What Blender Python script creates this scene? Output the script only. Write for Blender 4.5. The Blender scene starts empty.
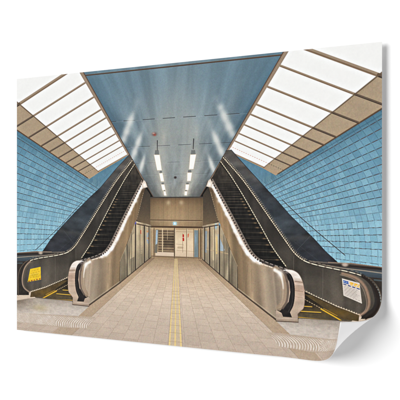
import bpy, math
import numpy as np

# ------------------------------------------------------------------ scene, camera, light
SC = bpy.context.scene
COL = SC.collection
SHEET_W, SHEET_H = 1.5, 1.0            # the poster, metres
FOC = 836.9                            # focal length for a 400 px wide frame
YAW = math.asin(FOC * 9.118e-4 / 1.5)  # the camera looks at the poster from its right

cam_data = bpy.data.cameras.new('camera')
cam = bpy.data.objects.new('camera', cam_data)
COL.objects.link(cam)
cam.location = (1.57665, -2.49804, 0.0)
cam.rotation_euler = (math.pi / 2, 0, YAW)
cam_data.sensor_width = 36.0
cam_data.lens = 36.0 * FOC / 400.0
cam_data.shift_y = 4.4 / 400.0
cam_data.clip_end = 100
SC.camera = cam

world = bpy.data.worlds.new('World')
SC.world = world
world.use_nodes = True
world.node_tree.nodes['Background'].inputs[0].default_value = (1, 1, 1, 1)
world.node_tree.nodes['Background'].inputs[1].default_value = 0.23

from mathutils import Vector
AMB = 0.23
E_SHEET = AMB                          # light reaching a sheet that faces the room
def studio_lamp(name, travel, on_wall, angle):
    """a soft distant studio lamp; on_wall = how much of it the wall receives"""
    global E_SHEET
    d = Vector(travel).normalized()
    ld = bpy.data.lights.new(name, 'SUN')
    ld.energy = on_wall * math.pi / d.y
    ld.angle = math.radians(angle)
    o = bpy.data.objects.new(name, ld)
    COL.objects.link(o)
    o.rotation_euler = d.to_track_quat('-Z', 'Y').to_euler()
    E_SHEET += on_wall
studio_lamp('studio_key', (0.46, 0.87, -0.17), 0.80, 42)     # from the upper left
studio_lamp('added_fill', (-0.70, 0.40, 0.52), 0.12, 50)    # from the lower right, added to brighten the curled flap

SC.view_settings.view_transform = 'Standard'
SC.view_settings.look = 'None'
SC.view_settings.exposure = 0
SC.view_settings.gamma = 1
SC.render.resolution_x = 1024
SC.render.resolution_y = 1024

# ------------------------------------------------------------------ materials
def material(name, color, rough=0.6, spec=0.15, bump=0.0, scale=400.0, dist=0.0004, vary=0.0):
    m = bpy.data.materials.new(name)
    m.use_nodes = True
    nt = m.node_tree
    b = nt.nodes['Principled BSDF']
    b.inputs['Base Color'].default_value = (*color, 1)
    b.inputs['Roughness'].default_value = rough
    b.inputs['Specular IOR Level'].default_value = spec
    tc = nt.nodes.new('ShaderNodeTexCoord')
    n = nt.nodes.new('ShaderNodeTexNoise')
    n.inputs['Scale'].default_value = scale
    nt.links.new(tc.outputs['Object'], n.inputs['Vector'])
    if vary:
        r = nt.nodes.new('ShaderNodeMapRange')
        r.inputs['To Min'].default_value = 1 - vary
        r.inputs['To Max'].default_value = 1 + vary
        mx = nt.nodes.new('ShaderNodeVectorMath'); mx.operation = 'SCALE'
        mx.inputs[0].default_value = color
        nt.links.new(n.outputs['Fac'], r.inputs['Value'])
        nt.links.new(r.outputs['Result'], mx.inputs['Scale'])
        nt.links.new(mx.outputs['Vector'], b.inputs['Base Color'])
    if bump:
        bp = nt.nodes.new('ShaderNodeBump')
        bp.inputs['Strength'].default_value = bump
        bp.inputs['Distance'].default_value = dist
        nt.links.new(n.outputs['Fac'], bp.inputs['Height'])
        nt.links.new(bp.outputs['Normal'], b.inputs['Normal'])
    return m

M_WALL = material('white_plaster', (0.93, 0.93, 0.93), 0.9, 0.0, 0.05, 60)
M_PAPER = material('white_paper', (0.92, 0.915, 0.915), 0.5, 0.25, 0.03, 300, vary=0.01)

def ink_material():
    """matt canvas paper carrying the printed picture; a woven grain over the ink"""
    m = bpy.data.materials.new('printed_canvas')
    m.use_nodes = True
    nt = m.node_tree; L = nt.links
    b = nt.nodes['Principled BSDF']
    b.inputs['Roughness'].default_value = 0.65
    b.inputs['Specular IOR Level'].default_value = 0.08
    a = nt.nodes.new('ShaderNodeAttribute'); a.attribute_name = 'ink'
    tc = nt.nodes.new('ShaderNodeTexCoord')
    waves = []
    for ax in ('X', 'Z'):
        w = nt.nodes.new('ShaderNodeTexWave')
        w.bands_direction = ax
        w.inputs['Scale'].default_value = 75
        w.inputs['Distortion'].default_value = 2.5
        w.inputs['Detail'].default_value = 2
        w.inputs['Detail Scale'].default_value = 8
        L.new(tc.outputs['Object'], w.inputs['Vector'])
        waves.append(w)
    mul = nt.nodes.new('ShaderNodeMath'); mul.operation = 'ADD'
    L.new(waves[0].outputs['Fac'], mul.inputs[0]); L.new(waves[1].outputs['Fac'], mul.inputs[1])
    r = nt.nodes.new('ShaderNodeMapRange')
    r.inputs['From Max'].default_value = 2.0
    r.inputs['To Min'].default_value = 0.965
    r.inputs['To Max'].default_value = 1.035
    L.new(mul.outputs[0], r.inputs['Value'])
    sc = nt.nodes.new('ShaderNodeVectorMath'); sc.operation = 'SCALE'
    L.new(a.outputs['Color'], sc.inputs[0]); L.new(r.outputs['Result'], sc.inputs['Scale'])
    L.new(sc.outputs['Vector'], b.inputs['Base Color'])
    return m
M_INK = ink_material()

# ------------------------------------------------------------------ the studio wall (background)
def tag(o, label=None, cat=None, kind=None, group=None):
    if label: o['label'] = label
    if cat: o['category'] = cat
    if kind: o['kind'] = kind
    if group: o['group'] = group

me = bpy.data.meshes.new('background')
me.from_pydata([(-20, 0.025, -12), (20, 0.025, -12), (20, 0.025, 12), (-20, 0.025, 12)], [], [(0, 1, 2, 3)])
me.materials.append(M_WALL)
bg = bpy.data.objects.new('background', me)
COL.objects.link(bg)
tag(bg, 'plain white wall behind the poster', 'wall', 'structure')

# ------------------------------------------------------------------ shape of the sheet: flat, lower right corner curling forward
FOLD = (1.1031195872, 0.2001193656, 3.2608695842, -0.5010106343, -0.4325658071, -0.7421355041)
def sheet_point(u, v, off=0.0):
    """u right, v down in metres from the top left corner; off = offset along the sheet's back; returns local x, y, z"""
    a, D, k0, k1, k2, cn = FOLD
    n = np.array([math.cos(a), math.sin(a)]); w = np.array([-n[1], n[0]])
    sC = SHEET_W * n[0] + SHEET_H * n[1]; qC = SHEET_W * w[0] + SHEET_H * w[1]
    s = u * n[0] + v * n[1]; q = u * w[0] + v * w[1] - qC
    sc = 1 + cn * q * 5
    t = np.maximum(s - (sC - D), 0) / D
    x = np.zeros_like(t); z = np.zeros_like(t)
    N = 60
    for i in range(N):
        tt = t * (i + .5) / N
        th = (k0 * tt + k1 * tt ** 2 + k2 * tt ** 3) * sc
        x += np.cos(th); z += np.sin(th)
    x *= t / N * D; z *= t / N * D
    th = (k0 * t + k1 * t ** 2 + k2 * t ** 3) * sc
    d = x - t * D + off * np.sin(th)      # the back side normal is (sin, -cos)
    zz = z - off * np.cos(th)
    U = u + d * n[0]; V = v + d * n[1]
    tilt = 0.004 * (1 - U / SHEET_W)      # the left edge lies a little closer to the wall
    return np.stack([U - SHEET_W / 2, -zz + tilt, SHEET_H - V], -1)

# ------------------------------------------------------------------ the printed picture, drawn in sheet millimetres (u right 0..1500, v down 0..1000)
CELL = 1.25
GW, GH = int(1500 / CELL), int(1000 / CELL)
SS = 2
PW, PH = GW * SS, GH * SS
PPM = SS / CELL                         # samples per millimetre
IMG = np.zeros((PH, PW, 3), np.float32)
LAB = np.zeros((PH, PW), np.int16)
REG = []                                # printed regions: (name, parent index or None, label)
def region(name, parent=None, label=None):
    REG.append((name, parent, label))
    return len(REG) - 1

def vnoise(x, y, seed=0):
    xi = np.floor(x).astype(np.int64); yi = np.floor(y).astype(np.int64)
    fx = x - xi; fy = y - yi
    fx = fx * fx * (3 - 2 * fx); fy = fy * fy * (3 - 2 * fy)
    def h(a, b):
        n = (a * 374761393 + b * 668265263 + seed * 974634777) & 0x7fffffff
        n = ((n ^ (n >> 13)) * 1274126177) & 0x7fffffff
        return ((n ^ (n >> 16)) & 0xffff) / 65535.0
    return (h(xi, yi) * (1 - fx) + h(xi + 1, yi) * fx) * (1 - fy) + (h(xi, yi + 1) * (1 - fx) + h(xi + 1, yi + 1) * fx) * fy
def fbm(x, y, seed=0, o=3):
    r = 0; a = 1; t = 0
    for i in range(o):
        r = r + a * vnoise(x * 2 ** i, y * 2 ** i, seed + i); t += a; a *= .5
    return r / t
def hsh(a, b, seed=0):
    return vnoise(np.floor(a), np.floor(b), seed)

def box(u0, v0, u1, v1):
    i0 = max(0, int(u0 * PPM) - 1); i1 = min(PW, int(u1 * PPM) + 2)
    j0 = max(0, int(v0 * PPM) - 1); j1 = min(PH, int(v1 * PPM) + 2)
    if i1 <= i0 or j1 <= j0: return None
    uu = (np.arange(i0, i1) + .5) / PPM; vv = (np.arange(j0, j1) + .5) / PPM
    U, V = np.meshgrid(uu, vv)
    return (slice(j0, j1), slice(i0, i1)), U, V

def put(sl, cov, col, U, V, part):
    c = col(U, V) if callable(col) else np.array(col, float)
    c = np.broadcast_to(np.asarray(c, np.float32), U.shape + (3,))
    IMG[sl] = IMG[sl] * (1 - cov[..., None]) + c * cov[..., None]
    if part is not None:
        LAB[sl][cov > .5] = part

def fill(poly, col, part=None, a=1.0):
    p = np.array(poly, float)
    r = box(p[:, 0].min(), p[:, 1].min(), p[:, 0].max(), p[:, 1].max())
    if r is None: return
    sl, U, V = r
    ins = np.zeros(U.shape, bool)
    for (x0, y0), (x1, y1) in zip(p, np.roll(p, -1, 0)):
        if y0 == y1: continue
        c = (V > min(y0, y1)) & (V <= max(y0, y1))
        ins ^= c & (U < x0 + (V - y0) * (x1 - x0) / (y1 - y0))
    put(sl, ins.astype(np.float32) * a, col, U, V, part)

def blob(u, v, ru, rv, col, a=1.0, rot=0.0, p=2.0, part=None):
    """soft elliptical spot"""
    R = max(ru, rv) * 2.2
    r = box(u - R, v - R, u + R, v + R)
    if r is None: return
    sl, U, V = r
    c, s = math.cos(rot), math.sin(rot)
    x = ((U - u) * c + (V - v) * s) / ru; y = (-(U - u) * s + (V - v) * c) / rv
    put(sl, (a * np.exp(-(x * x + y * y) ** (p / 2))).astype(np.float32), col, U, V, part)

def stroke(pts, w, col, a=1.0, dash=None, part=None, w2=None, soft=0.0, phase=0.0):
    pts = np.array(pts, float)
    L = 0.0
    seg = np.hypot(*(pts[1:] - pts[:-1]).T); T = seg.sum()
    m = max(w, w2 or 0) / 2 + soft + 1.5
    r = box(pts[:, 0].min() - m, pts[:, 1].min() - m, pts[:, 0].max() + m, pts[:, 1].max() + m)
    if r is None: return
    sl, U, V = r
    cov = np.zeros(U.shape, np.float32)
    j0, i0 = sl[0].start, sl[1].start
    for (x0, y0), (x1, y1), ln in zip(pts[:-1], pts[1:], seg):
        if ln < 1e-6: continue
        a0 = max(0, int((min(x0, x1) - m) * PPM) - i0); a1 = max(0, int((max(x0, x1) + m) * PPM) + 2 - i0)
        b0 = max(0, int((min(y0, y1) - m) * PPM) - j0); b1 = max(0, int((max(y0, y1) + m) * PPM) + 2 - j0)
        u = U[b0:b1, a0:a1]; v = V[b0:b1, a0:a1]
        if not u.size: L += ln; continue
        t = ((u - x0) * (x1 - x0) + (v - y0) * (y1 - y0)) / ln ** 2
        tc = np.clip(t, 0, 1)
        d = np.hypot(u - x0 - tc * (x1 - x0), v - y0 - tc * (y1 - y0))
        s = (L + tc * ln)
        hw = (w if w2 is None else w + (w2 - w) * s / T) / 2
        c = np.clip((hw - d) / (soft + 1e-6) if soft else (hw - d) * PPM + .5, 0, 1)
        if dash:
            k = np.mod(s + phase, dash[0] + dash[1])
            c = c * np.clip(np.minimum(k, dash[0] - k) * PPM + .5, 0, 1)
        cov[b0:b1, a0:a1] = np.maximum(cov[b0:b1, a0:a1], c)
        L += ln
    put(sl, cov * a, col, U, V, part)

def curve(pts, n=8):
    p = np.array(pts, float)
    q = np.vstack([2 * p[0] - p[1], p, 2 * p[-1] - p[-2]])
    out = []
    for i in range(1, len(q) - 2):
        for k in range(n):
            t = k / n
            out.append(.5 * ((2 * q[i]) + (q[i + 1] - q[i - 1]) * t + (2 * q[i - 1] - 5 * q[i] + 4 * q[i + 1] - q[i + 2]) * t * t
                             + (3 * q[i] - q[i - 1] - 3 * q[i + 1] + q[i + 2]) * t ** 3))
    out.append(p[-1])
    return np.array(out)

def mix(a, b, t):
    t = np.clip(np.asarray(t, float), 0, 1)[..., None]
    return np.asarray(a, float) * (1 - t) + np.asarray(b, float) * t
def ramp(stops, x):
    xs = [s[0] for s in stops]
    return np.stack([np.interp(x, xs, [s[1][k] for s in stops]) for k in range(3)], -1)
def grain(U, V, amt, s=5.0, seed=3):
    return 1 + .62 * amt * (fbm(U / s, V / s, seed, 2)[..., None] - .5) * 2

# perspective of the printed station: one vanishing point, eye 1.5 m above its floor
VU, VV, PF = 752.0, 618.0, 700.0
def pt(X, Y, Z): return (VU + PF * X / Z, VV - PF * Y / Z)
CEIL_X, CEIL_Y = 2.2, 3.27

# regions (thing poster > part > sub-part)
R_FLOOR = region('printed_floor')
R_CEIL = region('printed_ceiling')
R_END = region('printed_end_wall')
R_ENTR = region('printed_entrance')

# ---- floor
BORD = 1.86
def floor_col(U, V):
    Z = PF * 1.5 / np.maximum(V - VV, 1); X = (U - VU) * Z / PF
    t = .268
    i = np.floor(X / t + .46); k = Z / t + np.mod(i, 2) * .5
    fx = np.abs(np.mod(X / t + .46 + .5, 1) - .5) * t; fz = np.abs(np.mod(k + .5, 1) - .5) * t
    base = ramp([(684, (150, 124, 98)), (700, (172, 148, 118)), (740, (202, 178, 152)), (830, (210, 191, 171)), (900, (203, 185, 167)), (1000, (192, 174, 158))], V)
    var = hsh(i, np.floor(k), 5)
    base = base * (1 + (var[..., None] - .5) * .045)
    pxm = PF / Z                                    # mm on the sheet per metre
    wx = np.clip(1 - fx * pxm / 1.3, 0, 1) * np.clip(pxm / 110, .0, 1) * .42
    wz = np.clip(1 - fz * pxm * 1.5 / Z / 1.1, 0, 1) * np.clip(pxm / 150, .0, 1) * .38 * (.35 + .65 * (fbm(U / 18, V / 18, 44) > .42))
    bord = (np.abs(X) > BORD) & (np.abs(X) < 2.25)
    bcol = ramp([(684, (140, 116, 92)), (760, (182, 157, 128)), (860, (182, 158, 132)), (1000, (182, 162, 141))], V)
    base = np.where(bord[..., None], bcol * grain(U, V, .06, 4, 8), base)
    base = base * np.where(np.abs(np.abs(X) - BORD) * pxm < 1.0, .86, 1)[..., None]
    j = np.maximum(wx, wz * .8 * (.5 + vnoise(U / 25, V / 12, 45))) * .52 * np.where(bord, .5, 1)
    base = base * (1 - j[..., None] * np.array([.62, .72, .8]))
    # light pools down the middle
    base = base * (1 + .035 * np.exp(-((U - 752) / 190) ** 2 - ((V - 800) / 90) ** 2))[..., None]
    return base * grain(U, V, .05, 3) * grain(U, V, .03, 40, 9)
fill([(0, 684), (1500, 684), (1500, 1000), (0, 1000)], floor_col, R_FLOOR)

R_TACT = region('printed_tactile_strip', R_FLOOR, 'yellow guiding lines running down the middle of the floor')
fill([pt(-.125, -1.5, 15.3), pt(.095, -1.5, 15.3), pt(.095, -1.5, 2.7), pt(-.125, -1.5, 2.7)],
     lambda U, V: mix(floor_col(U, V), (214, 192, 150), .4), R_TACT)
for x in (-.113, -.018, .078):
    a_, b_ = pt(x, -1.5, 15.3), pt(x, -1.5, 2.74)
    stroke([a_, b_], 1.2, (232, 204, 140), .85, w2=7.0, part=R_TACT)
for x in (-.137, .107):
    stroke([pt(x, -1.5, 12), pt(x, -1.5, 2.7)], .6, (140, 118, 98), .5, w2=1.6)
for k in range(11):
    z = 2.86 + k * .268
    stroke([pt(-.13, -1.5, z), pt(.1, -1.5, z)], 1.2, (150, 125, 92), .45)

# ---- ceiling
def ceil_col(U, V):
    Z = PF * CEIL_Y / np.maximum(VV - V, 1); X = (U - VU) * Z / PF
    q = np.abs(X) / CEIL_X
    mid = ramp([(0, (112, 136, 148)), (130, (130, 147, 154)), (250, (142, 153, 155)), (330, (128, 139, 143)), (400, (134, 142, 143)), (460, (140, 142, 138)), (480, (128, 128, 122))], V)
    edg = ramp([(0, (88, 122, 140)), (150, (80, 113, 133)), (300, (82, 104, 117)), (400, (94, 104, 108)), (480, (84, 84, 82))], V)
    c = mix(mid, edg, q ** 1.8)
    st = fbm(X * 5 + fbm(X * 2, Z * .6, 6) * 1.2, Z * .5, 12, 3)
    c = c * (1 + (st - .5) * .30)[..., None]
    gl = np.clip(fbm(X * 3.2 + 9, Z * .35, 18, 2) * 1.8 - .75, 0, 1) * np.clip((V - 40) / 200, 0, 1) * np.clip((470 - V) / 150, 0, 1)
    c = mix(c, np.array([178, 188, 188]) + 0 * c, gl * .40)
    return c * grain(U, V, .035, 3, 4)
fill([pt(-CEIL_X, CEIL_Y, 3.0), pt(CEIL_X, CEIL_Y, 3.0), pt(CEIL_X, CEIL_Y, 16.2), pt(-CEIL_X, CEIL_Y, 16.2)], ceil_col, R_CEIL)
# soft brightening in the middle of the ceiling, front seam, panel seams
blob(760, 170, 90, 90, (150, 164, 168), .35)
blob(700, 300, 60, 60, (140, 152, 155), .35)
blob(600, 60, 110, 40, (84, 122, 146), .2); blob(930, 70, 110, 60, (96, 130, 150), .3)
blob(690, 250, 40, 90, (172, 166, 152), .35, rot=.3); blob(740, 300, 70, 90, (160, 158, 148), .3)
blob(815, 250, 34, 90, (172, 168, 156), .32, rot=-.3)
stroke([(341, 13), (1165, 10)], 4.6, (84, 70, 60), .95)
stroke([(341, 9.6), (1165, 6.8)], 1.2, (140, 130, 118), .5)
for v, w, al in ((194, 2.6, .75), (291, 2.2, .6), (351, 1.6, .4), (394, 1.4, .35), (425, 1.2, .3)):
    h = (VV - v) / CEIL_Y * CEIL_X
    stroke([(VU - h, v), (VU + h, v - 1)], w, (60, 62, 66), al, dash=(52, 34), phase=30)
    stroke([(VU - h, v + 2), (VU + h, v + 1)], w, (170, 180, 184), .18)
# streaked reflections of the skylights in the metal ceiling
def streak(a, b, w0, w1, al=.9):
    a = np.array(a, float); b = np.array(b, float); L = np.hypot(*(b - a)); ang = math.atan2(b[1] - a[1], b[0] - a[0])
    stroke([a - (b - a) * .3, b + (b - a) * .12], w0 + 24, (176, 188, 192), al * .4, w2=w1 + 28, soft=24)
    n = int(L / 5)
    for k in range(n):
        t = (k + .5) / n
        h = (k * 7919 % 101) / 101.0; h2 = (k * 3571 % 89) / 89.0
        m = a + (b - a) * t + np.array([-(b - a)[1], (b - a)[0]]) / L * (h - .5) * 4
        w = (w0 + (w1 - w0) * t) * (.55 + .2 * h2)
        blob(m[0], m[1], 9 + 4 * h, w * .8, (226, 226, 220), al * (.18 + .34 * h2) * min(1, 3 * t + .3), ang)
streak((569, 162), (520, 270), 20, 24, .8)
streak((604, 240), (561, 336), 16, 20, .8)
streak((617, 322), (597, 382), 12, 15, .9)
blob(932, 168, 14, 12, (214, 218, 216), .6); streak((930, 168), (980, 268), 20, 24, .8)
streak((898, 244), (940, 333), 17, 20, .85)
streak((883, 330), (906, 390), 12, 15, .9)
blob(700, 262, 9, 20, (200, 196, 186), .3); blob(836, 250, 8, 26, (196, 194, 186), .3)

R_DET = region('printed_smoke_detector', R_CEIL, 'reddish brown round fitting on the ceiling')
blob(659, 248, 11, 7, (110, 78, 72), .75, p=3); fill([(642, 238), (676, 238), (676, 259), (642, 259)], lambda U, V: IMG[0, 0], None, 0)
r_ = box(640, 236, 678, 262)
LAB[r_[0]][((r_[1] - 659) / 15) ** 2 + ((r_[2] - 249) / 11) ** 2 < 1] = R_DET
blob(656, 245, 6, 3, (196, 160, 150), .8, p=3); blob(661, 251, 5, 3, (168, 70, 58), .8)
blob(748, 405, 6, 4.5, (52, 44, 44), .9, p=4)

R_LAMP = []
lamps = [[(658, 322), (682, 323), (691, 378), (671, 378)], [(680, 389), (694, 388), (701, 418), (687, 418)], [(688, 429), (702, 429), (707, 450), (694, 450)], [(698, 453), (707, 453), (711, 468), (701, 468)],
         [(810, 326), (834, 326), (823, 377), (805, 377)], [(798, 389), (817, 389), (812, 418), (797, 418)], [(791, 430), (806, 430), (802, 450), (790, 450)], [(787, 454), (798, 454), (796, 468), (786, 468)]]
stroke([(672, 272), (672, 306)], 4, (52, 54, 58), .9); stroke([(824, 272), (822, 306)], 4, (52, 54, 58), .9)
for i, q in enumerate(lamps):
    R_LAMP.append(region('printed_ceiling_lamp', R_CEIL, ('largest glowing ceiling lamp of the left row', 'second glowing ceiling lamp of the left row', 'third glowing ceiling lamp of the left row', 'smallest glowing ceiling lamp of the left row',
                  'largest glowing ceiling lamp of the right row', 'second glowing ceiling lamp of the right row', 'third glowing ceiling lamp of the right row', 'smallest glowing ceiling lamp of the right row')[i]))
    q = np.array(q, float); c = q.mean(0); hgt = q[2, 1] - q[0, 1]; wd = q[1, 0] - q[0, 0]
    blob(c[0], c[1], wd * 1.5, hgt * .95, (232, 222, 204), .5)
    top = (q[0] + q[1]) / 2
    fill([top + (-wd * .32, -hgt * .3), top + (wd * .32, -hgt * .3), top + (wd * .42, 1), top + (-wd * .42, 1)], (96, 98, 98), R_LAMP[-1], .6)
    fill(q, (255, 250, 240), R_LAMP[-1])
    stroke(np.vstack([q, q[:1]]), 1.5, (236, 206, 170), .6)

# ---- tiled vault walls
PROF = np.array([(4.30, 2.37), (4.62, 1.92), (4.9, 1.45), (5.12, .95), (5.26, .45), (5.32, 0), (5.34, -.6), (5.34, -1.5)])
PM = PROF[:, 1] / PROF[:, 0]
PS = np.concatenate([[0], np.cumsum(np.hypot(*(PROF[1:] - PROF[:-1]).T))])
def tile_col(U, V):
    du = np.maximum(np.abs(U - VU), 5); m = (VV - V) / du
    X = np.interp(m, PM[::-1], PROF[::-1, 0]); s = np.interp(m, PM[::-1], PS[::-1])
    Z = PF * X / du
    T = .163; TW = .145
    row = np.floor(s / T); fs = np.mod(s / T, 1)
    low = np.clip((m * -1 + .20) / .09, 0, 1)              # towards eye level the joints show irregularly
    k = Z / TW; col = np.floor(k); fz = k - col
    k2 = Z / (TW * 1.7) + np.mod(row, 2) * .5; fz2 = np.mod(k2, 1)
    v1 = hsh(row + 31, col, 7)
    c = ramp([(120, (72, 126, 154)), (250, (92, 146, 172)), (400, (110, 162, 186)), (560, (130, 182, 203)), (700, (138, 192, 212))], V)
    c = c * (1 + (v1[..., None] - .5) * np.array([.17, .11, .08]))
    c = c * (1 - .18 * np.clip(1 - s / .5, 0, 1) ** 1.5)[..., None]
    e = np.abs(np.mod(fs + .5, 1) - .5) * T * PF / Z          # mm on the sheet
    ez = np.abs(np.mod(fz + .5, 1) - .5) * TW * PF * X / Z ** 2
    near = np.clip((1.35 - Z / 11), .4, 1)
    d1 = np.where(np.abs(fz - .5) < .36, 1, .35)
    d2 = np.where(np.abs(fz2 - .5) < .28 + .12 * hsh(row + 5, np.floor(k2), 13), 1, .08)
    rs = .25 + .75 * (hsh(row * 1.0, 0 * row, 17) > .35)
    dash = d1 * (1 - low) + d2 * rs * low
    near = near * (m < .548)
    jr = np.clip(1.5 - e / 1.0, 0, 1) * dash * near
    jz = np.clip(1.25 - ez / 1.0, 0, 1) * near * ((.34 * (1 - low)) + low * .55 * (hsh(col, row + 9, 11) > .45))
    c = mix(c, np.array([44, 70, 90]) + 0 * c, jz)
    c = mix(c, mix(np.array([92, 56, 42]) + 0 * c, np.array([44, 52, 64]), hsh(row, col, 19)), np.clip(jr * 1.35, 0, 1) * .88)
    return c * grain(U, V, .05, 3, 14) * grain(U, V, .04, 60, 15)
def slab_line(side):
    L = [(549, 318), (545, 322), (490, 368), (417, 437), (366, 474), (300, 527), (228, 587), (175, 636), (134, 684)]
    Rr = [(553, 318), (531, 315), (497, 350), (459, 388), (411, 436), (360, 486), (313, 535), (267, 576), (225, 614), (187, 652), (150, 682), (146, 690)]
    return np.array(L if side < 0 else Rr, float)
def mir(p, side):
    """left-hand sheet coordinates to the right-hand half of the picture"""
    p = np.array(p, float).copy()
    if side > 0: p[:, 0] = 1504 - p[:, 0]
    return p

SKY_X, SKY_Y = 3.73, 2.61
ZS = {-1: [3.12, 3.53, 3.92, 4.35, 4.80, 5.15, 5.58, 5.99, 6.42, 6.81, 7.19, 7.55],
      1: [3.06, 3.54, 3.95, 4.46, 5.02, 5.40, 5.87, 6.34, 6.80, 7.22, 7.57]}
WORD = {-1: 'left', 1: 'right'}
for side in (-1, 1):
    w_ = WORD[side]
    R_TILE = region('printed_tiled_wall', None, 'blue tiled wall on the ' + w_ + ' of the printed station')
    fill(mir([(-12, 190), (-12, 720), (140, 690)] + slab_line(side)[::-1].tolist() + [(543, 314), (380, 380)], side), tile_col, R_TILE)
    fill(mir([(392, 404), (406, 376), (541, 322), (549, 318), (470, 386), (430, 424)], side), lambda U, V: np.array((88, 134, 158)) * grain(U, V, .10, 8, 16), R_TILE, .8)
    # slanting joint that follows the escalator
    dl = [(330, 492), (225, 583), (98, 679)] if side < 0 else [(340, 486), (277, 541), (223, 584), (124, 660)]
    stroke(mir(dl, side), 2.6, (60, 64, 70), .85); stroke(mir(np.array(dl) + (-2.5, -2.5), side), 1.5, (160, 200, 214), .4)
    stroke(mir([(330, 492), (470, 372)], side), 1.2, (64, 96, 118), .4)
    # ---- skylight
    R_SKY = region('printed_skylight', None, 'sloping row of bright skylight panes on the ' + w_)
    def sp(X, Y, Z): return pt(side * X, Y, Z)
    soff = lambda U, V: np.array((172, 152, 126)) * grain(U, V, .05, 5, 21) * grain(U, V, .05, 90, 22)
    ZE = 7.62
    # brown soffit between the panes and the tiles
    fill([sp(CEIL_X, CEIL_Y, 2.6), sp(CEIL_X, CEIL_Y, ZE), sp(SKY_X, SKY_Y, ZE + .05), sp(4.3, 2.37, ZE + .15), sp(4.3, 2.37, 2.6)], soff, R_SKY)
    stroke([sp(4.3, 2.37, 3.2), sp(4.3, 2.37, ZE)], 6.5, (88, 70, 56), .9, w2=3.5)
    stroke([sp(4.36, 2.30, 3.2), sp(4.36, 2.30, ZE)], 9, (46, 84, 108), .5, w2=5, soft=4)
    zs = ZS[side]
    # panes
    def cross(f, Z):      # f: 0 inner edge .. 1 outer edge
        x0, y0 = 2.275, 3.238
        return sp(x0 + (SKY_X - x0) * f, y0 + (SKY_Y - y0) * f, Z)
    for k in range(len(zs) - 1):
        z0, z1 = zs[k], zs[k + 1]
        faint = (k == len(zs) - 3)
        rp = region('printed_skylight_pane', R_SKY)
        fill([cross(0, z0), cross(1, z0), cross(1, z1), cross(0, z1)],
             lambda U, V: np.array((243, 243, 241)) * grain(U, V, .012, 6, 23) * grain(U, V, .008, 30, 24), rp)
    for k, z in enumerate(zs):
        if k == 0: continue
        far = k / len(zs)
        w = 12.5 if k == 1 else 8.6 - 6.2 * far
        if k == len(zs) - 2:
            stroke([cross(-.02, z), cross(1, z)], 1.8, (206, 150, 130), .8, dash=(5, 4), part=R_SKY)
            stroke([cross(1, z), cross(1.4, z)], 1.8, (70, 62, 56), .7, dash=(5, 4), part=R_SKY)
            continue
        stroke([cross(-.04, z), cross(1.02, z)], w, (164, 146, 126), 1, part=R_SKY, w2=w * 1.05)
        stroke([np.array(cross(-.04, z)) + (0, w * .28), np.array(cross(1.02, z)) + (0, w * .28)], w * .4, (128, 106, 86), .75)
        if k != len(zs) - 1:
            stroke([cross(1.0, z), sp(4.3, 2.37, z)], w * 1.0, (104, 88, 74), .95, part=R_SKY)
            stroke([np.array(cross(1.0, z)) + (side * -1, w * .3), np.array(sp(4.3, 2.37, z)) + (side * -1, w * .3)], w * .35, (64, 54, 46), .7)
    stroke([cross(1, 3.3), cross(1, ZE)], 5.5, (112, 94, 76), .9, w2=2.2, part=R_SKY)
    # inner edge beam against the ceiling
    fill([sp(CEIL_X, CEIL_Y, 2.6), sp(2.275, 3.238, 2.6), sp(2.275, 3.238, ZE), sp(CEIL_X, CEIL_Y, 16.0)], (150, 132, 114), R_SKY)
    stroke([sp(CEIL_X, CEIL_Y, 3.0), sp(CEIL_X, CEIL_Y, 15.9)], 4.5, (92, 74, 62), .9, w2=2.6)
    stroke([sp(2.24, 3.25, 3.0), sp(2.24, 3.25, 8)], 2, (176, 158, 140), .5, w2=1.0)

# ---- end wall
def end_col(U, V):
    c = ramp([(470, (100, 86, 72)), (484, (128, 104, 78)), (505, (156, 129, 96)), (535, (172, 145, 110)), (556, (174, 147, 112)), (580, (164, 137, 104))], V)
    c = c * (1 - .20 * (np.abs(U - 750) / 105) ** 2)[..., None]
    c = c * (1 + .06 * (vnoise(U / 6, V / 300, 31) - .5) + .05 * (vnoise(U / 28, V / 90, 32) - .5))[..., None]
    j = np.abs(np.mod((U - 646) / 52 + .5, 1) - .5) * 52
    return c * (1 - .10 * np.clip(1.3 - j, 0, 1))[..., None] * grain(U, V, .04, 3, 33)
fill([(638, 473), (862, 473), (862, 586), (638, 586)], end_col, R_END)
stroke([(640, 475), (862, 475)], 4, (70, 64, 60), .9)
stroke([(641, 556), (858, 556)], 3, (92, 72, 54), .9)
stroke([(641, 559), (858, 559)], 1.5, (186, 162, 130), .6)
blob(719, 494, 9, 8, (206, 184, 150), .6); blob(773, 494, 9, 8, (206, 184, 150), .6)
R_EXIT = region('printed_exit_sign', R_END, 'small glowing pale blue sign over the doors')
blob(746, 567, 12, 8, (190, 220, 226), .5)
fill([(739, 562), (753, 562), (753, 573), (739, 573)], (160, 206, 220), R_EXIT)
fill([(743, 564), (749, 564), (749, 571), (743, 571)], (226, 246, 250), R_EXIT)

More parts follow.
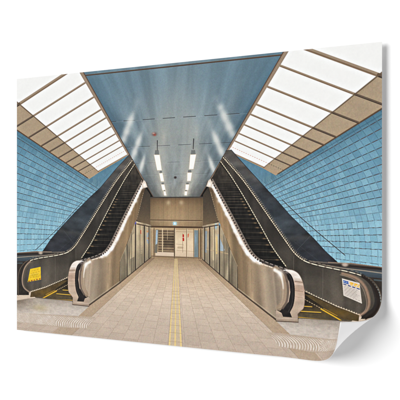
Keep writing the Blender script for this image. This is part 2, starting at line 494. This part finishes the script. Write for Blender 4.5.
# ---- entrance below the end wall
fill([(640, 577), (862, 577), (862, 692), (640, 692)], lambda U, V: np.array((166, 141, 108)) * grain(U, V, .07, 6, 41), R_ENTR)
fill([(640, 577), (862, 577), (862, 583), (640, 583)], (92, 72, 54), R_ENTR)
fill([(640, 583), (862, 583), (862, 590), (640, 590)], (184, 158, 122), R_ENTR)
R_SHUT = region('printed_slatted_shutter', R_ENTR, 'dark slatted shutter left of the middle door post')
def shut(U, V):
    f = np.mod((V - 592) / 9.3, 1)
    c = mix(np.array([110, 92, 74]) + 0 * U[..., None], np.array([172, 149, 116]), np.clip((f - .66) * 6, 0, 1))
    return c * grain(U, V, .14, 12, 42) * (1 - .25 * ((U > 700) & (V > 610) & (V < 650)))[..., None]
fill([(676, 591), (742, 591), (742, 672), (676, 672)], shut, R_SHUT)
stroke([(694, 588), (694, 676)], 4, (214, 192, 158), .9); stroke([(715, 590), (715, 625)], 2, (202, 180, 148), .7)
fill([(664, 670), (744, 670), (744, 684), (664, 684)], (212, 190, 166), R_ENTR)
fill([(666, 590), (678, 590), (671, 674), (660, 674)], (120, 112, 98), R_ENTR)
fill([(667, 592), (674, 592), (672, 640), (664, 645)], (168, 184, 192), R_ENTR); blob(668, 612, 3, 12, (160, 186, 210), .6)
R_ROOM = region('printed_bright_room', R_ENTR, 'bright cream room seen through the right door')
fill([(749, 590), (830, 590), (830, 684), (749, 684)],
     lambda U, V: ramp([(590, (206, 182, 148)), (630, (228, 206, 174)), (660, (226, 204, 174)), (684, (208, 184, 156))], V) * grain(U, V, .04, 9, 43), R_ROOM)
stroke([(752, 596), (828, 596)], 3, (176, 150, 118), .6)
stroke([(752, 640), (782, 642)], 2, (170, 150, 124), .6); stroke([(760, 652), (778, 652)], 7, (190, 168, 138), .8); stroke([(754, 662), (828, 664)], 2, (184, 160, 130), .6)
R_EXT = region('printed_fire_extinguisher', R_ENTR, 'small red fire extinguisher on the cream wall')
stroke([(779, 603), (779, 668)], 2.2, (150, 122, 96), .7)
fill([(778, 605), (784, 605), (785, 629), (778, 629)], (186, 52, 38), R_EXT)
stroke([(777, 616), (786, 616)], 2, (236, 190, 170), .9)
fill([(799, 604), (805, 601), (803, 614), (799, 617)], (206, 120, 88), R_ENTR)
fill([(826, 590), (842, 590), (842, 684), (826, 684)], (122, 134, 134), R_ENTR); blob(832, 622, 4, 22, (150, 176, 192), .7)
for x, w, c in ((745, 5.5, (96, 80, 62)), (747.6, 2, (214, 196, 166)), (795, 3.6, (150, 126, 98)), (797.5, 1.6, (226, 206, 176)), (658, 4, (118, 100, 80)), (824, 3, (140, 118, 92)), (844, 4, (120, 102, 82)), (650, 3, (190, 168, 136)), (853, 4, (72, 58, 46))):
    stroke([(x, 586), (x, 688)], w, c, .95)
stroke([(642, 686), (862, 686)], 5, (128, 106, 84), .8)

# ---- corridor sides, glass partitions, escalators (left half, mirrored)
GB = (0.0, 0.0, 0.0)
for side in (-1, 1):
    w_ = WORD[side]
    mp = lambda p: mir(p, side)
    # dark side wall next to the end wall
    R_SIDE = region('printed_side_wall', None, 'dark wall beside the end wall on the ' + w_)
    def side_col(U, V):
        c = ramp([(425, (56, 52, 48)), (470, (68, 60, 51)), (520, (86, 74, 60)), (570, (112, 94, 73))], V)
        return c * grain(U, V, .06, 4, 51)
    fill(mp([(612, 428), (642, 466), (642, 578), (575, 556), (560, 556)]), side_col, R_SIDE)
    # glass partition
    R_GLASS = region('printed_glass_partition', None, 'glass partition with thin dark posts on the ' + w_ + ' of the corridor')
    def glass_col(U, V):
        x = np.abs(U - 752)
        c = ramp([(100, (150, 132, 108)), (125, (168, 152, 126)), (150, (184, 164, 132)), (175, (186, 168, 138)), (205, (168, 152, 126)), (260, (148, 134, 112))], x)
        low = np.clip((V - 640) / 60, 0, 1)
        c = mix(c, np.array([118, 108, 90]) + 0 * c, low * .7)
        c = mix(c, np.array([112, 100, 82]) + 0 * c, .6 * np.clip((x - 176) / 30, 0, 1))
        rf = np.exp(-((x - 214 + (V - 700) * .22) / 7) ** 2) + .7 * np.exp(-((x - 162 + (V - 640) * .1) / 5) ** 2)
        c = mix(c, np.array([206, 190, 158]) + 0 * c, .45 * np.clip(rf, 0, 1))
        c = c * (1 + .24 * (vnoise(x / 7, V / 120, 52 + side) - .5) + .14 * (vnoise(x / 16, V / 22, 54 + side) - .5))[..., None]
        return c * grain(U, V, .04, 3, 55)
    fill(mp([(645, 574), (575, 560), (540, 645), (492, 722), (490, 800), (645, 688)]), glass_col, R_GLASS)
    # things seen through the glass
    if side < 0:
        fill([(598, 592), (602, 593), (602, 608), (598, 606)], (196, 84, 56), None, .9)
        fill([(625, 598), (634, 600), (633, 640), (624, 640)], (176, 168, 150), None)
        for k in range(6): blob(629 + (k % 2) * 4, 598 + k * 8, 3, 3, ((206, 120, 70) if k % 3 == 0 else (120, 150, 200)), .7)
        for k in range(7): stroke([(592, 640 + k * 6), (606, 640 + k * 6)], 2, (196, 176, 146), .7)
        fill([(560, 612), (572, 606), (572, 690), (552, 700)], (206, 186, 150), None, .7)
    else:
        fill([(921, 604), (925, 600), (932, 622), (948, 655), (944, 660), (923, 658)], (164, 182, 194), None, .85)
        stroke([(916, 612), (916, 668)], 5, (220, 192, 130), .9); stroke([(905, 588), (903, 690)], 5, (214, 196, 160), .8)
        fill([(868, 592), (878, 592), (876, 668), (866, 664)], (136, 150, 160), None, .8)
        blob(886, 588, 6, 5, (226, 172, 130), .8); blob(913, 575, 4, 8, (120, 190, 236), .95)
        stroke([(876, 655), (962, 668)], 4, (190, 166, 132), .6)
    stroke(mp([(577, 570), (645, 581)]), 4, (84, 68, 54), .9)
    stroke(mp([(577, 574), (645, 585)]), 1.6, (206, 184, 152), .7)
    posts = [(636, 580, 694, 4.5), (616, 578, 708, 5.5), (597, 576, 722, 2.4), (577, 564, 738, 5.5), (560, 602, 750, 2.6), (540, 644, 764, 4.2), (507, 705, 789, 3.6)]
    for x, y0, y1, w in posts:
        R_P = region('post', R_GLASS)
        stroke(mp([(x, y0), (x, y1)]), w, (62, 54, 46), .85, part=R_P)
        stroke(mp([(x + w * .7, y0), (x + w * .7, y1)]), 1.5, (214, 198, 168), .55)
    blob(*mp([(576, 567)])[0], 3.4, 5, (96, 92, 220) if side < 0 else (130, 190, 236), .95)

    # ---------------- escalator
    R_ESC = region('printed_escalator', None, 'escalator rising on the ' + w_ + ' of the printed station')
    slab = slab_line(side)
    RAIL = curve([(562, 340), (500, 403), (468, 440), (427, 492), (373, 562), (328, 620), (297, 658), (262, 682), (220, 694), (160, 704), (110, 712), (66, 724), (38, 748), (25, 782), (24, 810), (34, 830), (62, 846)])
    SKIRT = curve([(572, 354), (535, 400), (491, 462), (445, 533), (418, 575), (375, 643), (327, 703)])
    INL = curve([(606, 414), (590, 440), (554, 497), (520, 552), (491, 600), (464, 645), (436, 676), (400, 694), (351, 708), (318, 716)])
    INR = curve([(624, 426), (605, 446), (572, 505), (536, 568), (505, 625), (478, 665), (452, 687), (424, 697), (378, 708), (352, 716)])
    R_WALLP = region('outer_cladding', R_ESC, 'dark polished slab beside the tiles')
    def slab_col(U, V):
        x = np.abs(U - 752)
        c = ramp([(300, (92, 86, 78)), (340, (90, 86, 82)), (400, (76, 76, 76)), (450, (54, 57, 61)), (520, (46, 52, 58)), (570, (58, 65, 71)), (620, (50, 53, 58)), (700, (42, 44, 50))], V)
        n = fbm(x / 60 + V / 90, V / 26, 61, 3)
        c = c * (1 + .85 * (n - .5))[..., None]
        hl = np.exp(-((V - 388 - (452 - x) * .1) / 12) ** 2) * .22 + np.exp(-((V - 607 + (x - 480) * .12) / 9) ** 2) * .20
        c = mix(c, np.array([128, 122, 112]) + 0 * c, hl)
        return c * grain(U, V, .07, 3, 62)
    fill(mp(slab.tolist() + [(150, 712), (262, 692)] + RAIL[::-1][8 * 10:].tolist() + [(560, 334)]), slab_col, R_WALLP)
    stroke(mp(slab), 2.2, (30, 40, 52), .7)
    stroke(mp([(240, 600), (330, 690)]), 1.0, (96, 104, 108), .5); stroke(mp([(300, 620), (200, 690)]), 1.0, (90, 98, 104), .3)
    stroke(mp([(470, 420), (300, 640)]), 1.4, (90, 100, 110), .35)
    # ledge at the slab's foot
    fill(mp([(-5, 693), (105, 683), (125, 686), (240, 681), (262, 684), (160, 706), (60, 724), (-5, 735)]), lambda U, V: ramp([(680, (112, 104, 96)), (696, (62, 58, 56)), (712, (70, 82, 90)), (740, (50, 56, 62))], V), R_WALLP)
    stroke(mp([(-5, 694), (105, 685), (180, 684)]), 2.4, (150, 130, 112), .9)
    stroke(mp([(-5, 700), (105, 693), (230, 689)]), 4, (44, 40, 38), .9)
    stroke(mp([(-5, 712), (60, 706), (140, 700), (250, 688)]), 3.4, (176, 160, 140), .65)
    blob(*mp([(124, 690)])[0], 11, 6, (196, 182, 168), .9, p=4)
    # steps
    R_STEP = region('steps', R_ESC, 'dark ribbed moving steps')
    K = 3300.0
    def step_col(U, V):
        Z = K / np.maximum(V - 211, 5); f = np.mod(Z / .4, 1)
        c = ramp([(350, (52, 48, 44)), (450, (34, 32, 30)), (560, (27, 26, 25)), (700, (23, 22, 21))], V)
        c = c * (1 + .45 * (vnoise(U / 5, V / 14, 63) - .5))[..., None]
        x = np.abs(U - 752)
        gw = np.clip(1.25 - np.abs(f - .5) * .4 * PF * 3300 / PF / Z ** 2 / 1.5, 0, 1)
        c = mix(c, np.array([142, 126, 104]) + 0 * c, gw * (.10 + .45 * vnoise(U / 22, V / 9, 64)) * .8)
        f2 = np.clip(1.2 - np.abs(f - .78) * .4 * 3300 / Z ** 2 / 3, 0, 1) * np.clip((V - 520) / 100, 0, 1)
        return mix(c, np.array([58, 54, 48]) + 0 * c, f2 * .5) * grain(U, V, .08, 3, 65)
    fill(mp(SKIRT.tolist() + [(318, 718), (330, 722)] + INL[::-1].tolist() + [(603, 402), (590, 382)]), step_col, R_STEP)
    # outer balustrade, seen from inside
    R_OUT = region('outer_balustrade', R_ESC, 'dark steel side panel beyond the steps')
    def out_col(U, V):
        x = np.abs(U - 752)
        c = ramp([(340, (92, 84, 74)), (440, (54, 50, 46)), (560, (56, 52, 48)), (660, (66, 61, 55)), (740, (80, 74, 66)), (850, (88, 80, 70))], V)
        c = c * (1 + .24 * (vnoise(x / 14, V / 200, 66) - .5) + .45 * (fbm(x / 60, V / 60, 67) - .5))[..., None]
        bright = np.exp(-((x - 660) / 40) ** 2) * np.clip((V - 690) / 60, 0, 1) * .12
        return mix(c, np.array([150, 140, 126]) + 0 * c, bright) * grain(U, V, .07, 3, 68)
    fill(mp(RAIL.tolist() + [(73, 844), (150, 822), (225, 794), (330, 752), (330, 712)] + SKIRT[::-1].tolist() + [(566, 342)]), out_col, R_OUT)
    for x in (198, 300):
        stroke(mp([(x, 700 - (x - 198) * .3), (x + 1, 806 - (x - 198) * .5)]), 1.4, (134, 126, 114), .45)
    # dark space between the newel and the wall
    fill(mp([(-5, 728), (62, 724), (38, 748), (25, 782), (24, 810), (34, 830), (62, 846), (64, 858), (-5, 862)]), lambda U, V: np.array((50, 44, 40)) * grain(U, V, .25, 9, 69), R_OUT)
    stroke(mp([(-5, 735), (28, 733)]), 5, (76, 92, 98), .7)
    stroke(mp(curve([(8, 862), (6, 800), (14, 762), (40, 732), (66, 720)])), 4, (108, 94, 80), .7)
    # outer handrail
    R_HR = region('outer_handrail', R_ESC, 'outer handrail with a bright reflecting edge')
    stroke(mp(RAIL), 9, (46, 42, 40), .9, w2=9, part=R_HR)
    rr = RAIL[:8 * 7 + 1]
    off = np.array((-5.5, -4.0)) if True else 0
    stroke(mp(rr), 4.2, (206, 190, 166), .95, dash=(4.5, 2.8), w2=4.4, part=R_HR); stroke(mp(rr), 3, (206, 190, 166), .4)
    stroke(mp(rr + (-5, -3)), 3.2, (178, 164, 144), .75, dash=(3.2, 4), phase=3, part=R_HR)
    stroke(mp(rr[20:] + (-9, -5)), 2.2, (84, 82, 80), .8, dash=(5, 4))
    stroke(mp(RAIL[8 * 7:8 * 11]), 3.6, (196, 180, 158), .6, part=R_HR); stroke(mp(RAIL[8 * 7:8 * 11]), 3.2, (228, 212, 190), .8, dash=(19, 7))
    stroke(mp(RAIL[8 * 7:8 * 11] + (0, -7)), 3.0, (140, 126, 110), .55, dash=(10, 6))
    if side < 0:
        stroke(mp(RAIL[8 * 11:] + (5, 1)), 9, (190, 162, 138), .72, soft=3, part=R_HR)
        stroke(mp(RAIL[8 * 11:8 * 15] + (13, 3)), 8, (116, 100, 86), .5, soft=4)
    else:
        stroke(mp(RAIL[8 * 10:] + (22, 6)), 15, (172, 140, 116), .75, soft=6, part=R_HR)
        stroke(mp(RAIL[8 * 10:] + (30, 10)), 4, (206, 180, 156), .5, soft=2)
        stroke(mp(curve([(74, 718), (44, 732), (16, 764), (6, 800)])), 3, (150, 160, 156), .8, dash=(5, 4))
        stroke(mp(curve([(66, 722), (34, 746), (16, 786), (14, 830), (40, 858)])), 16, (40, 32, 28), .75, soft=5)
    # skirt line (bright dotted) beside the steps
    stroke(mp(SKIRT), 2.6, (190, 172, 146), .55, w2=3.2); stroke(mp(SKIRT), 2.8, (224, 206, 178), .85, dash=(5, 3.4), w2=3.6)
    stroke(mp(SKIRT + (4, 2)), 3.0, (30, 28, 26), .8)
    for k in range(14):
        Z = .4 * (17.5 + k); v = 211 + K / Z
        i = np.argmin(np.abs(SKIRT[:, 1] - v)); q = SKIRT[i]
        blob(*mp([(q[0] + 14, v)])[0], 8 - k * .3, 2.2, (170, 138, 100), .6)
    # lower edge of the outer balustrade, dark pit, yellow step edges
    R_COMB = region('comb_plate', R_ESC, 'steel landing plate with yellow edged steps')
    fill(mp([(73, 846), (150, 824), (225, 795), (290, 770), (290, 880), (100, 868)]), lambda U, V: ramp([(770, (34, 30, 26)), (820, (52, 44, 32)), (850, (92, 78, 52)), (875, (86, 80, 70))], V) * grain(U, V, .2, 8, 70), R_COMB)
    fill(mp([(74, 848), (150, 826), (240, 792), (264, 790), (200, 826), (150, 858), (70, 866)]), lambda U, V: np.array((88, 72, 46)) * grain(U, V, .25, 10, 71), R_OUT)
    blob(*mp([(150, 842)])[0], 40, 10, (120, 92, 34), .55)
    stroke(mp([(73, 843), (150, 821), (225, 793), (262, 777)]), 2.6, (216, 196, 168), .95, dash=(5, 4))
    stroke(mp([(263, 806), (205, 832), (150, 860)]), 2.0, (200, 176, 140), .9, dash=(6, 3))
    stroke(mp([(205, 834), (134, 867)]), 4.0, (226, 172, 50), .95)
    stroke(mp([(196, 832), (150, 852)]), 2.0, (196, 148, 44), .8)
    for q in ([(284, 829), (236, 829)], [(284, 846), (205, 845)], [(288, 866), (160, 868)]):
        stroke(mp(q), 2.8, (222, 174, 70), .9)
        stroke(mp(np.array(q) + (0, 4)), 3, (60, 54, 46), .7)
    # landing plate
    def plate_col(U, V):
        x = np.abs(U - 752)
        c = ramp([(862, (146, 134, 120)), (875, (172, 160, 147)), (900, (196, 185, 174)), (930, (204, 192, 181))], V)
        dk = np.clip((x - 640) / 100, 0, 1)
        c = mix(c, np.array([132, 118, 102]) + 0 * c, dk * .95 * np.clip((935 - V) / 50, 0, 1))
        c = c * (1 + .14 * (fbm(x / 12, V / 5, 72) - .5) + .12 * (fbm(x / 70, V / 30, 73) - .5))[..., None]
        return c * grain(U, V, .04, 2.5, 74)
    fill(mp([(-5, 884), (60, 872), (104, 866), (281, 869), (288, 880), (363, 884), (300, 934), (-5, 934)]), plate_col, R_COMB)
    if side < 0:
        blob(120, 905, 42, 14, (184, 164, 108), .4, p=2.2)
    stroke(mp([(104, 866), (284, 868)]), 3, (88, 78, 66), .7)
    # slip-resistant wavy band
    R_BAND = region('printed_tactile_band', R_FLOOR, 'white wavy ribbed band in front of the ' + w_ + ' escalator')
    def band_col(U, V):
        x = np.abs(U - 752)
        u = 752 - x
        n1 = fbm(u / 42, V / 26, 75)
        d1 = np.hypot(u - 90, (V - 1000) * 2.0) / 8.5
        d2 = np.hypot(u - 330, (V - 1030) * 1.3) / 7.5
        w = np.clip((u - 190) / 60, 0, 1)
        s1 = .5 + .5 * np.sin((d1 + 1.5 * n1) * 2 * math.pi)
        s2 = .5 + .5 * np.sin((u * .9 + (V - 950) * .7 + 14 * np.sin((V - 928) / 44 * math.pi)) / 9.5 * 2 * math.pi + 3 * n1)
        s3 = .5 + .5 * np.sin((d2 + n1) * 2 * math.pi)
        s = np.where(u < 200, np.maximum(s1, s3 * .7), np.maximum(s2, s3 * .35))
        s = np.clip((s - .4) * 2.2, 0, 1) * (.45 + .55 * vnoise(u / 14, V / 9, 76))
        edge = np.clip(np.minimum(V - 928, 972 - V) / 6, 0, 1)
        c = mix(np.array([188, 170, 152]) + 0 * U[..., None], np.array([240, 232, 224]), s * edge * .9)
        return c * grain(U, V, .05, 3, 77)
    fill(mp([(-5, 932), (394, 922), (352, 966), (235, 974), (120, 972), (-5, 968)]), band_col, R_BAND)

    # inner balustrade facing the corridor
    R_IN = region('inner_balustrade', R_ESC, 'brushed stainless side panel facing the corridor')
    def in_col(U, V):
        x = 752 - np.abs(U - 752)
        c = ramp([(340, (192, 172, 150)), (385, (184, 163, 140)), (420, (164, 143, 119)), (450, (172, 148, 119)), (475, (134, 113, 88)), (500, (144, 121, 93)), (530, (154, 129, 98)), (570, (142, 117, 87)), (620, (106, 88, 68))], x)
        xs = x + (V - 760) * .10
        c = c * (1 + .42 * (vnoise(xs / 24, V / 500, 78 + side) - .5) + .16 * (vnoise(xs / 7, V / 400, 79) - .5) + .14 * (fbm(x / 60, V / 50, 80) - .5))[..., None]
        d = np.clip((V - 640) / 200, 0, 1)
        c = c * (1 - .10 * d)[..., None]
        c = mix(c, np.array([196, 180, 152]) + 0 * c, .35 * np.exp(-((x - 395 + (V - 760) * .18) / 14) ** 2) * np.clip((V - 700) / 40, 0, 1))
        return c * grain(U, V, .025, 3, 81)
    fill(mp(INR.tolist() + [(340, 740), (335, 786), (342, 823), (361, 847), (363, 882), (505, 790), (507, 712), (536, 649), (572, 572), (585, 545), (616, 452)]), in_col, R_IN)
    stroke(mp([(572, 578), (540, 645), (507, 708)]), 2.0, (196, 176, 144), .5)
    stroke(mp([(611, 458), (585, 548), (576, 566)]), 1.8, (188, 168, 140), .65, dash=(5, 3))
    stroke(mp([(576, 560), (645, 577)]), 1.6, (180, 160, 134), .5, dash=(4, 3))
    stroke(mp([(468, 702), (478, 800)]), 5, (120, 102, 82), .35, soft=2)
    for x, yt in ((486, 692), (512, 660), (455, 720)):
        stroke(mp([(x, yt), (x - 3, yt + 70)]), 9, (110, 94, 76), .28, soft=5)
    # plinth line along the floor
    stroke(mp([(363, 880), (505, 790), (645, 690)]), 5.5, (74, 62, 52), .85, w2=3)
    stroke(mp([(363, 873), (505, 784)]), 3.0, (196, 180, 156), .5)
    # inner handrail: dark dotted belt above, glowing steel deck below
    R_IH = region('inner_handrail', R_ESC, 'inner handrail with bright pinkish white steel deck')
    fill(mp(INL.tolist() + INR[::-1].tolist()), lambda U, V: np.array((176, 156, 140)) * grain(U, V, .2, 5, 82), R_IH)
    mid = (INL[:8 * 7] * .35 + INR[:8 * 7] * .65)
    stroke(mp(mid), 10, (234, 222, 210), .95, w2=14, soft=2, part=R_IH)
    for k in range(0, len(mid), 2):
        hk = (k * 7919 % 97) / 97; blob(*mp([mid[k] + (hk * 4 - 2, 0)])[0], 5 + 3 * hk, 7, (255, 252, 247), .5 + .5 * hk)
        if hk < .3: blob(*mp([mid[k] + (2, 3)])[0], 4, 3, (206, 180, 162), .5)
    stroke(mp(INL[:8 * 7] + (3, 2)), 5, (70, 62, 58), .95, dash=(6, 4), w2=6, part=R_IH)
    stroke(mp(INL[:8 * 7] + (-2, -1)), 3, (150, 138, 128), .8, w2=3)
    stroke(mp(INL[8 * 6 + 4:]), 10, (64, 58, 54), .9, w2=9, part=R_IH)
    stroke(mp(INL[8 * 6 + 4:] + (0, -3)), 3, (176, 164, 154), .7, dash=(12, 6))
    stroke(mp(INR[8 * 6 + 4:]), 4, (222, 206, 186), .9, dash=(14, 3), part=R_IH)
    fill(mp([(604, 428), (613, 412), (622, 420), (630, 438), (618, 440), (606, 440)]), (214, 200, 186), R_IH)
    blob(*mp([(616, 430)])[0], 6, 7, (255, 248, 240), .85)
    stroke(mp([(624, 420), (632, 440)]), 4, (96, 88, 80), .8)

    # newel: rounded end of the inner balustrade
    R_NEW = region('newel', R_ESC, 'rounded steel end of the balustrade with black rubber belt')
    outer = curve([(324, 712), (300, 715), (280, 728), (266, 757), (261, 795), (264, 832), (275, 845), (286, 856)])
    beltL = curve([(330, 716), (309, 730), (298, 757), (296, 796), (301, 828), (313, 852)])
    fill(mp(outer.tolist() + [(284, 883), (363, 883), (363, 846), (337, 836), (322, 800), (322, 755), (340, 716)]),
         lambda U, V: ramp([(712, (232, 222, 214)), (738, (226, 214, 204)), (752, (196, 174, 156)), (775, (186, 158, 138)), (800, (196, 172, 152)), (845, (190, 168, 148)), (885, (170, 150, 132))], V)
         * (1 + .12 * (vnoise((U - VU) / 40, V / 9, 83) - .5))[..., None] * grain(U, V, .02, 4, 84), R_NEW)
    for v, c_, al in ((750, (140, 116, 100), .8), (758, (236, 216, 200), .5), (780, (150, 124, 106), .55), (800, (160, 132, 114), .35), (735, (250, 244, 238), .5)):
        stroke(mp([(268 if v > 745 else 281, v + 2), (296, v)]), 3, c_, al)
    stroke(mp(outer), 2.2, (120, 100, 86), .6)
    stroke(mp([(284, 856), (284, 882)]), 2, (110, 92, 78), .7)
    stroke(mp([(284, 882), (363, 884)]), 3.5, (96, 80, 68), .8)
    stroke(mp([(288, 872), (360, 874)]), 2.5, (210, 192, 176), .5)
    R_BELT = region('rubber_belt', R_ESC, 'black rubber handrail belt turning down into the newel')
    fill(mp(beltL.tolist() + [(306, 868), (338, 868), (343, 856), (360, 848), (338, 840), (318, 818), (312, 786), (316, 752), (336, 718)]), lambda U, V: np.array((42, 38, 37)) * grain(U, V, .3, 7, 85), R_BELT)
    stroke(mp(beltL + (7, 0)), 4, (110, 104, 100), .5, soft=2.5)
    blob(*mp([(326, 722)])[0], 9, 5, (150, 138, 132), .7)
    # panel rim: bright vertical highlight
    rim = curve([(364, 714), (345, 726), (336, 752), (333, 786), (338, 818), (352, 840)])
    stroke(mp(rim), 22, (160, 138, 116), .9, w2=18, part=R_IN); stroke(mp(rim + (-13, 0)), 9, (98, 84, 74), .85, w2=8)
    stroke(mp(rim[:22] + (4, 2)), 17, (246, 238, 228), .95, w2=9, soft=6); stroke(mp(rim[20:36] + (5, 2)), 9, (206, 188, 164), .6, w2=4, soft=4)
    blob(*mp([(348, 727)])[0], 10, 12, (252, 247, 240), .8)
    stroke(mp([(342, 840), (366, 849)]), 6, (96, 82, 70), .5, soft=4)

    # stickers on the outer balustrade
    if side < 0:
        R_ST = region('warning_sticker', R_ESC, 'yellow warning sticker on the dark side panel')
        q = [(70, 755), (124, 744), (126, 794), (57, 807)]
        fill(q, lambda U, V: np.array((228, 190, 44)) * grain(U, V, .12, 8, 86), R_ST)
        for k in range(4):
            f = .18 + k * .17
            a_ = np.array(q[0]) * (1 - f) + np.array(q[3]) * f; b_ = np.array(q[1]) * (1 - f) + np.array(q[2]) * f
            stroke([a_ * .85 + b_ * .15, a_ * .12 + b_ * .88], 2.4, (172, 138, 40), .5, dash=(9, 5), phase=k * 5)
        stroke([(66, 778), (118, 768)], 2, (236, 206, 90), .6)
        stroke([(61, 804), (123, 791)], 4, (64, 46, 30), .85, dash=(8, 6)); stroke([(66, 803), (123, 791)], 4, (224, 104, 50), .8, dash=(5, 9), phase=2)
    else:
        R_ST = region('notice_sticker', R_ESC, 'white notice with blue and yellow heading on the side panel')
        q = [(1370, 733), (1428, 745), (1436, 809), (1375, 787)]
        q = np.array(q, float)
        fill(q, lambda U, V: np.array((214, 204, 194)) * grain(U, V, .04, 6, 87), R_ST)
        P = lambda a, b: (q[0] * (1 - a) + q[1] * a) * (1 - b) + (q[3] * (1 - a) + q[2] * a) * b
        fill([P(.06, .08), P(.36, .08), P(.36, .24), P(.06, .24)], (70, 104, 172), R_ST)
        stroke([P(.08, .16), P(.34, .16)], 2, (200, 214, 232), .8, dash=(4, 3))
        stroke([P(.46, .12), P(.95, .12)], 4.6, (232, 178, 44), .95, dash=(11, 2.5))
        stroke([P(.46, .21), P(.95, .21)], 3.4, (236, 190, 70), .9, dash=(8, 3))
        stroke([P(.06, .31), P(.95, .31)], 3.2, (58, 74, 132), .9, dash=(10, 5))
        for k in range(7):
            stroke([P(.08, .42 + .08 * k), P(.9 - .1 * (k % 3), .42 + .08 * k)], 1.3, (132, 122, 116), .6, dash=(7, 3), phase=k * 4)

# thin plate joints in the foreground floor of both sides are part of floor_col
# tone: the print's slight overall softness
def soften(a):
    b = a.copy()
    b[1:-1] = a[1:-1] * .5 + (a[:-2] + a[2:]) * .25
    c = b.copy()
    c[:, 1:-1] = b[:, 1:-1] * .5 + (b[:, :-2] + b[:, 2:]) * .25
    return c
IMG = soften(IMG)
def boxblur(a, r):
    for ax in (0, 1):
        p = np.pad(a, [(r + 1, r) if k == ax else (0, 0) for k in range(3)], mode='edge')
        cs = np.cumsum(p, axis=ax, dtype=np.float64)
        n = a.shape[ax]
        a = ((cs.take(range(2 * r + 1, 2 * r + 1 + n), ax) - cs.take(range(0, n), ax)) / (2 * r + 1)).astype(np.float32)
    return a
IMG = np.clip(IMG + .55 * (IMG - boxblur(IMG, 4)) + .22 * (IMG - boxblur(IMG, 26)), 8, 250)
YY, XX = np.mgrid[0:PH, 0:PW]
lum = IMG.mean(-1, keepdims=True)
blue = np.clip((IMG[..., 2:3] - IMG[..., :1]) / 60, 0, 1)
IMG = lum + (IMG - lum) * (1 - .14 * blue)
g1 = vnoise(XX / 4.2, YY / 4.2, 91)[..., None] - .5
g2 = vnoise(XX / 2.1, YY / 2.1, 92)[..., None] - .5
g3 = np.stack([vnoise(XX / 6.0, YY / 6.0, 93 + k) - .5 for k in range(3)], -1)
mid = np.clip((236 - lum) / 60, .12, 1)
IMG = IMG * (1 + mid * (.05 * g1 + .05 * g2 + .03 * g3)) + mid * (2 * g1 + 2.5 * g3)

# ------------------------------------------------------------------ poster: paper back and printed face meshes
poster = bpy.data.objects.new('poster', None)
COL.objects.link(poster)
poster.location = (0, 0, -SHEET_H / 2)
tag(poster, 'large unframed poster of a subway station with two escalators, its lower right corner curling forward', 'poster')

def mesh_object(name, verts, quads, mat, parent, ink=None, label=None):
    me = bpy.data.meshes.new(name)
    me.vertices.add(len(verts)); me.vertices.foreach_set('co', verts.astype(np.float32).ravel())
    n = len(quads)
    me.loops.add(n * 4); me.loops.foreach_set('vertex_index', quads.astype(np.int32).ravel())
    me.polygons.add(n); me.polygons.foreach_set('loop_start', np.arange(0, n * 4, 4, dtype=np.int32))
    me.update(calc_edges=True)
    me.polygons.foreach_set('use_smooth', np.ones(n, bool))
    if ink is not None:
        at = me.color_attributes.new('ink', 'FLOAT_COLOR', 'POINT')
        at.data.foreach_set('color', np.hstack([ink, np.ones((len(ink), 1))]).astype(np.float32).ravel())
    me.materials.append(mat)
    o = bpy.data.objects.new(name, me)
    COL.objects.link(o)
    o.parent = parent
    if label: o['label'] = label
    return o

# white paper body: a thin closed sheet
nu, nv = 300, 200
gu, gv = np.meshgrid(np.linspace(0, SHEET_W, nu + 1), np.linspace(0, SHEET_H, nv + 1))
front = sheet_point(gu, gv, 0.0004).reshape(-1, 3); back = sheet_point(gu, gv, 0.0011).reshape(-1, 3)
idx = np.arange((nu + 1) * (nv + 1)).reshape(nv + 1, nu + 1)
def quads_of(ix): return np.stack([ix[:-1, :-1], ix[1:, :-1], ix[1:, 1:], ix[:-1, 1:]], -1).reshape(-1, 4)
fq = quads_of(idx); bq = quads_of(idx)[:, ::-1] + len(front)
ring = np.concatenate([idx[0, :], idx[1:, -1], idx[-1, -2::-1], idx[-2:0:-1, 0]])
r2 = np.roll(ring, -1)
sq = np.stack([ring, r2, r2 + len(front), ring + len(front)], -1)
mesh_object('paper_back', np.vstack([front, back]), np.vstack([fq, bq, sq]), M_PAPER, poster, None, 'white unprinted back of the sheet, showing at the curled corner')

# printed face: one fine grid, split by printed region
au, av = np.meshgrid(np.linspace(0, SHEET_W, GW + 1), np.linspace(0, SHEET_H, GH + 1))
P3 = sheet_point(au, av, 0.0).reshape(-1, 3)
pad = np.pad(IMG, ((1, 1), (1, 1), (0, 0)), mode='edge')
# grid vertex (j,i) sits between samples (2j-1, 2j)
vj = np.arange(GH + 1) * SS; vi = np.arange(GW + 1) * SS
ink = (pad[vj][:, vi] + pad[vj + 1][:, vi] + pad[vj][:, vi + 1] + pad[vj + 1][:, vi + 1]) / 4
ink = np.clip(ink / 255.0, 0, 1)
lin = np.where(ink <= .04045, ink / 12.92, ((ink + .055) / 1.055) ** 2.4) / E_SHEET
lin = np.clip(lin, 0, .93).reshape(-1, 3)
gidx = np.arange((GW + 1) * (GH + 1)).reshape(GH + 1, GW + 1)
allq = quads_of(gidx)
clab = LAB[SS // 2::SS, SS // 2::SS][:GH, :GW].reshape(-1)
made = {}
for r, (name, par, label) in enumerate(REG):
    q = allq[clab == r]
    if not len(q): continue
    used, inv = np.unique(q, return_inverse=True)
    made[r] = mesh_object(name, P3[used], inv.reshape(-1, 4), M_INK, made.get(par, poster) if par is not None else poster, lin[used], label)
print('printed regions', len(made))
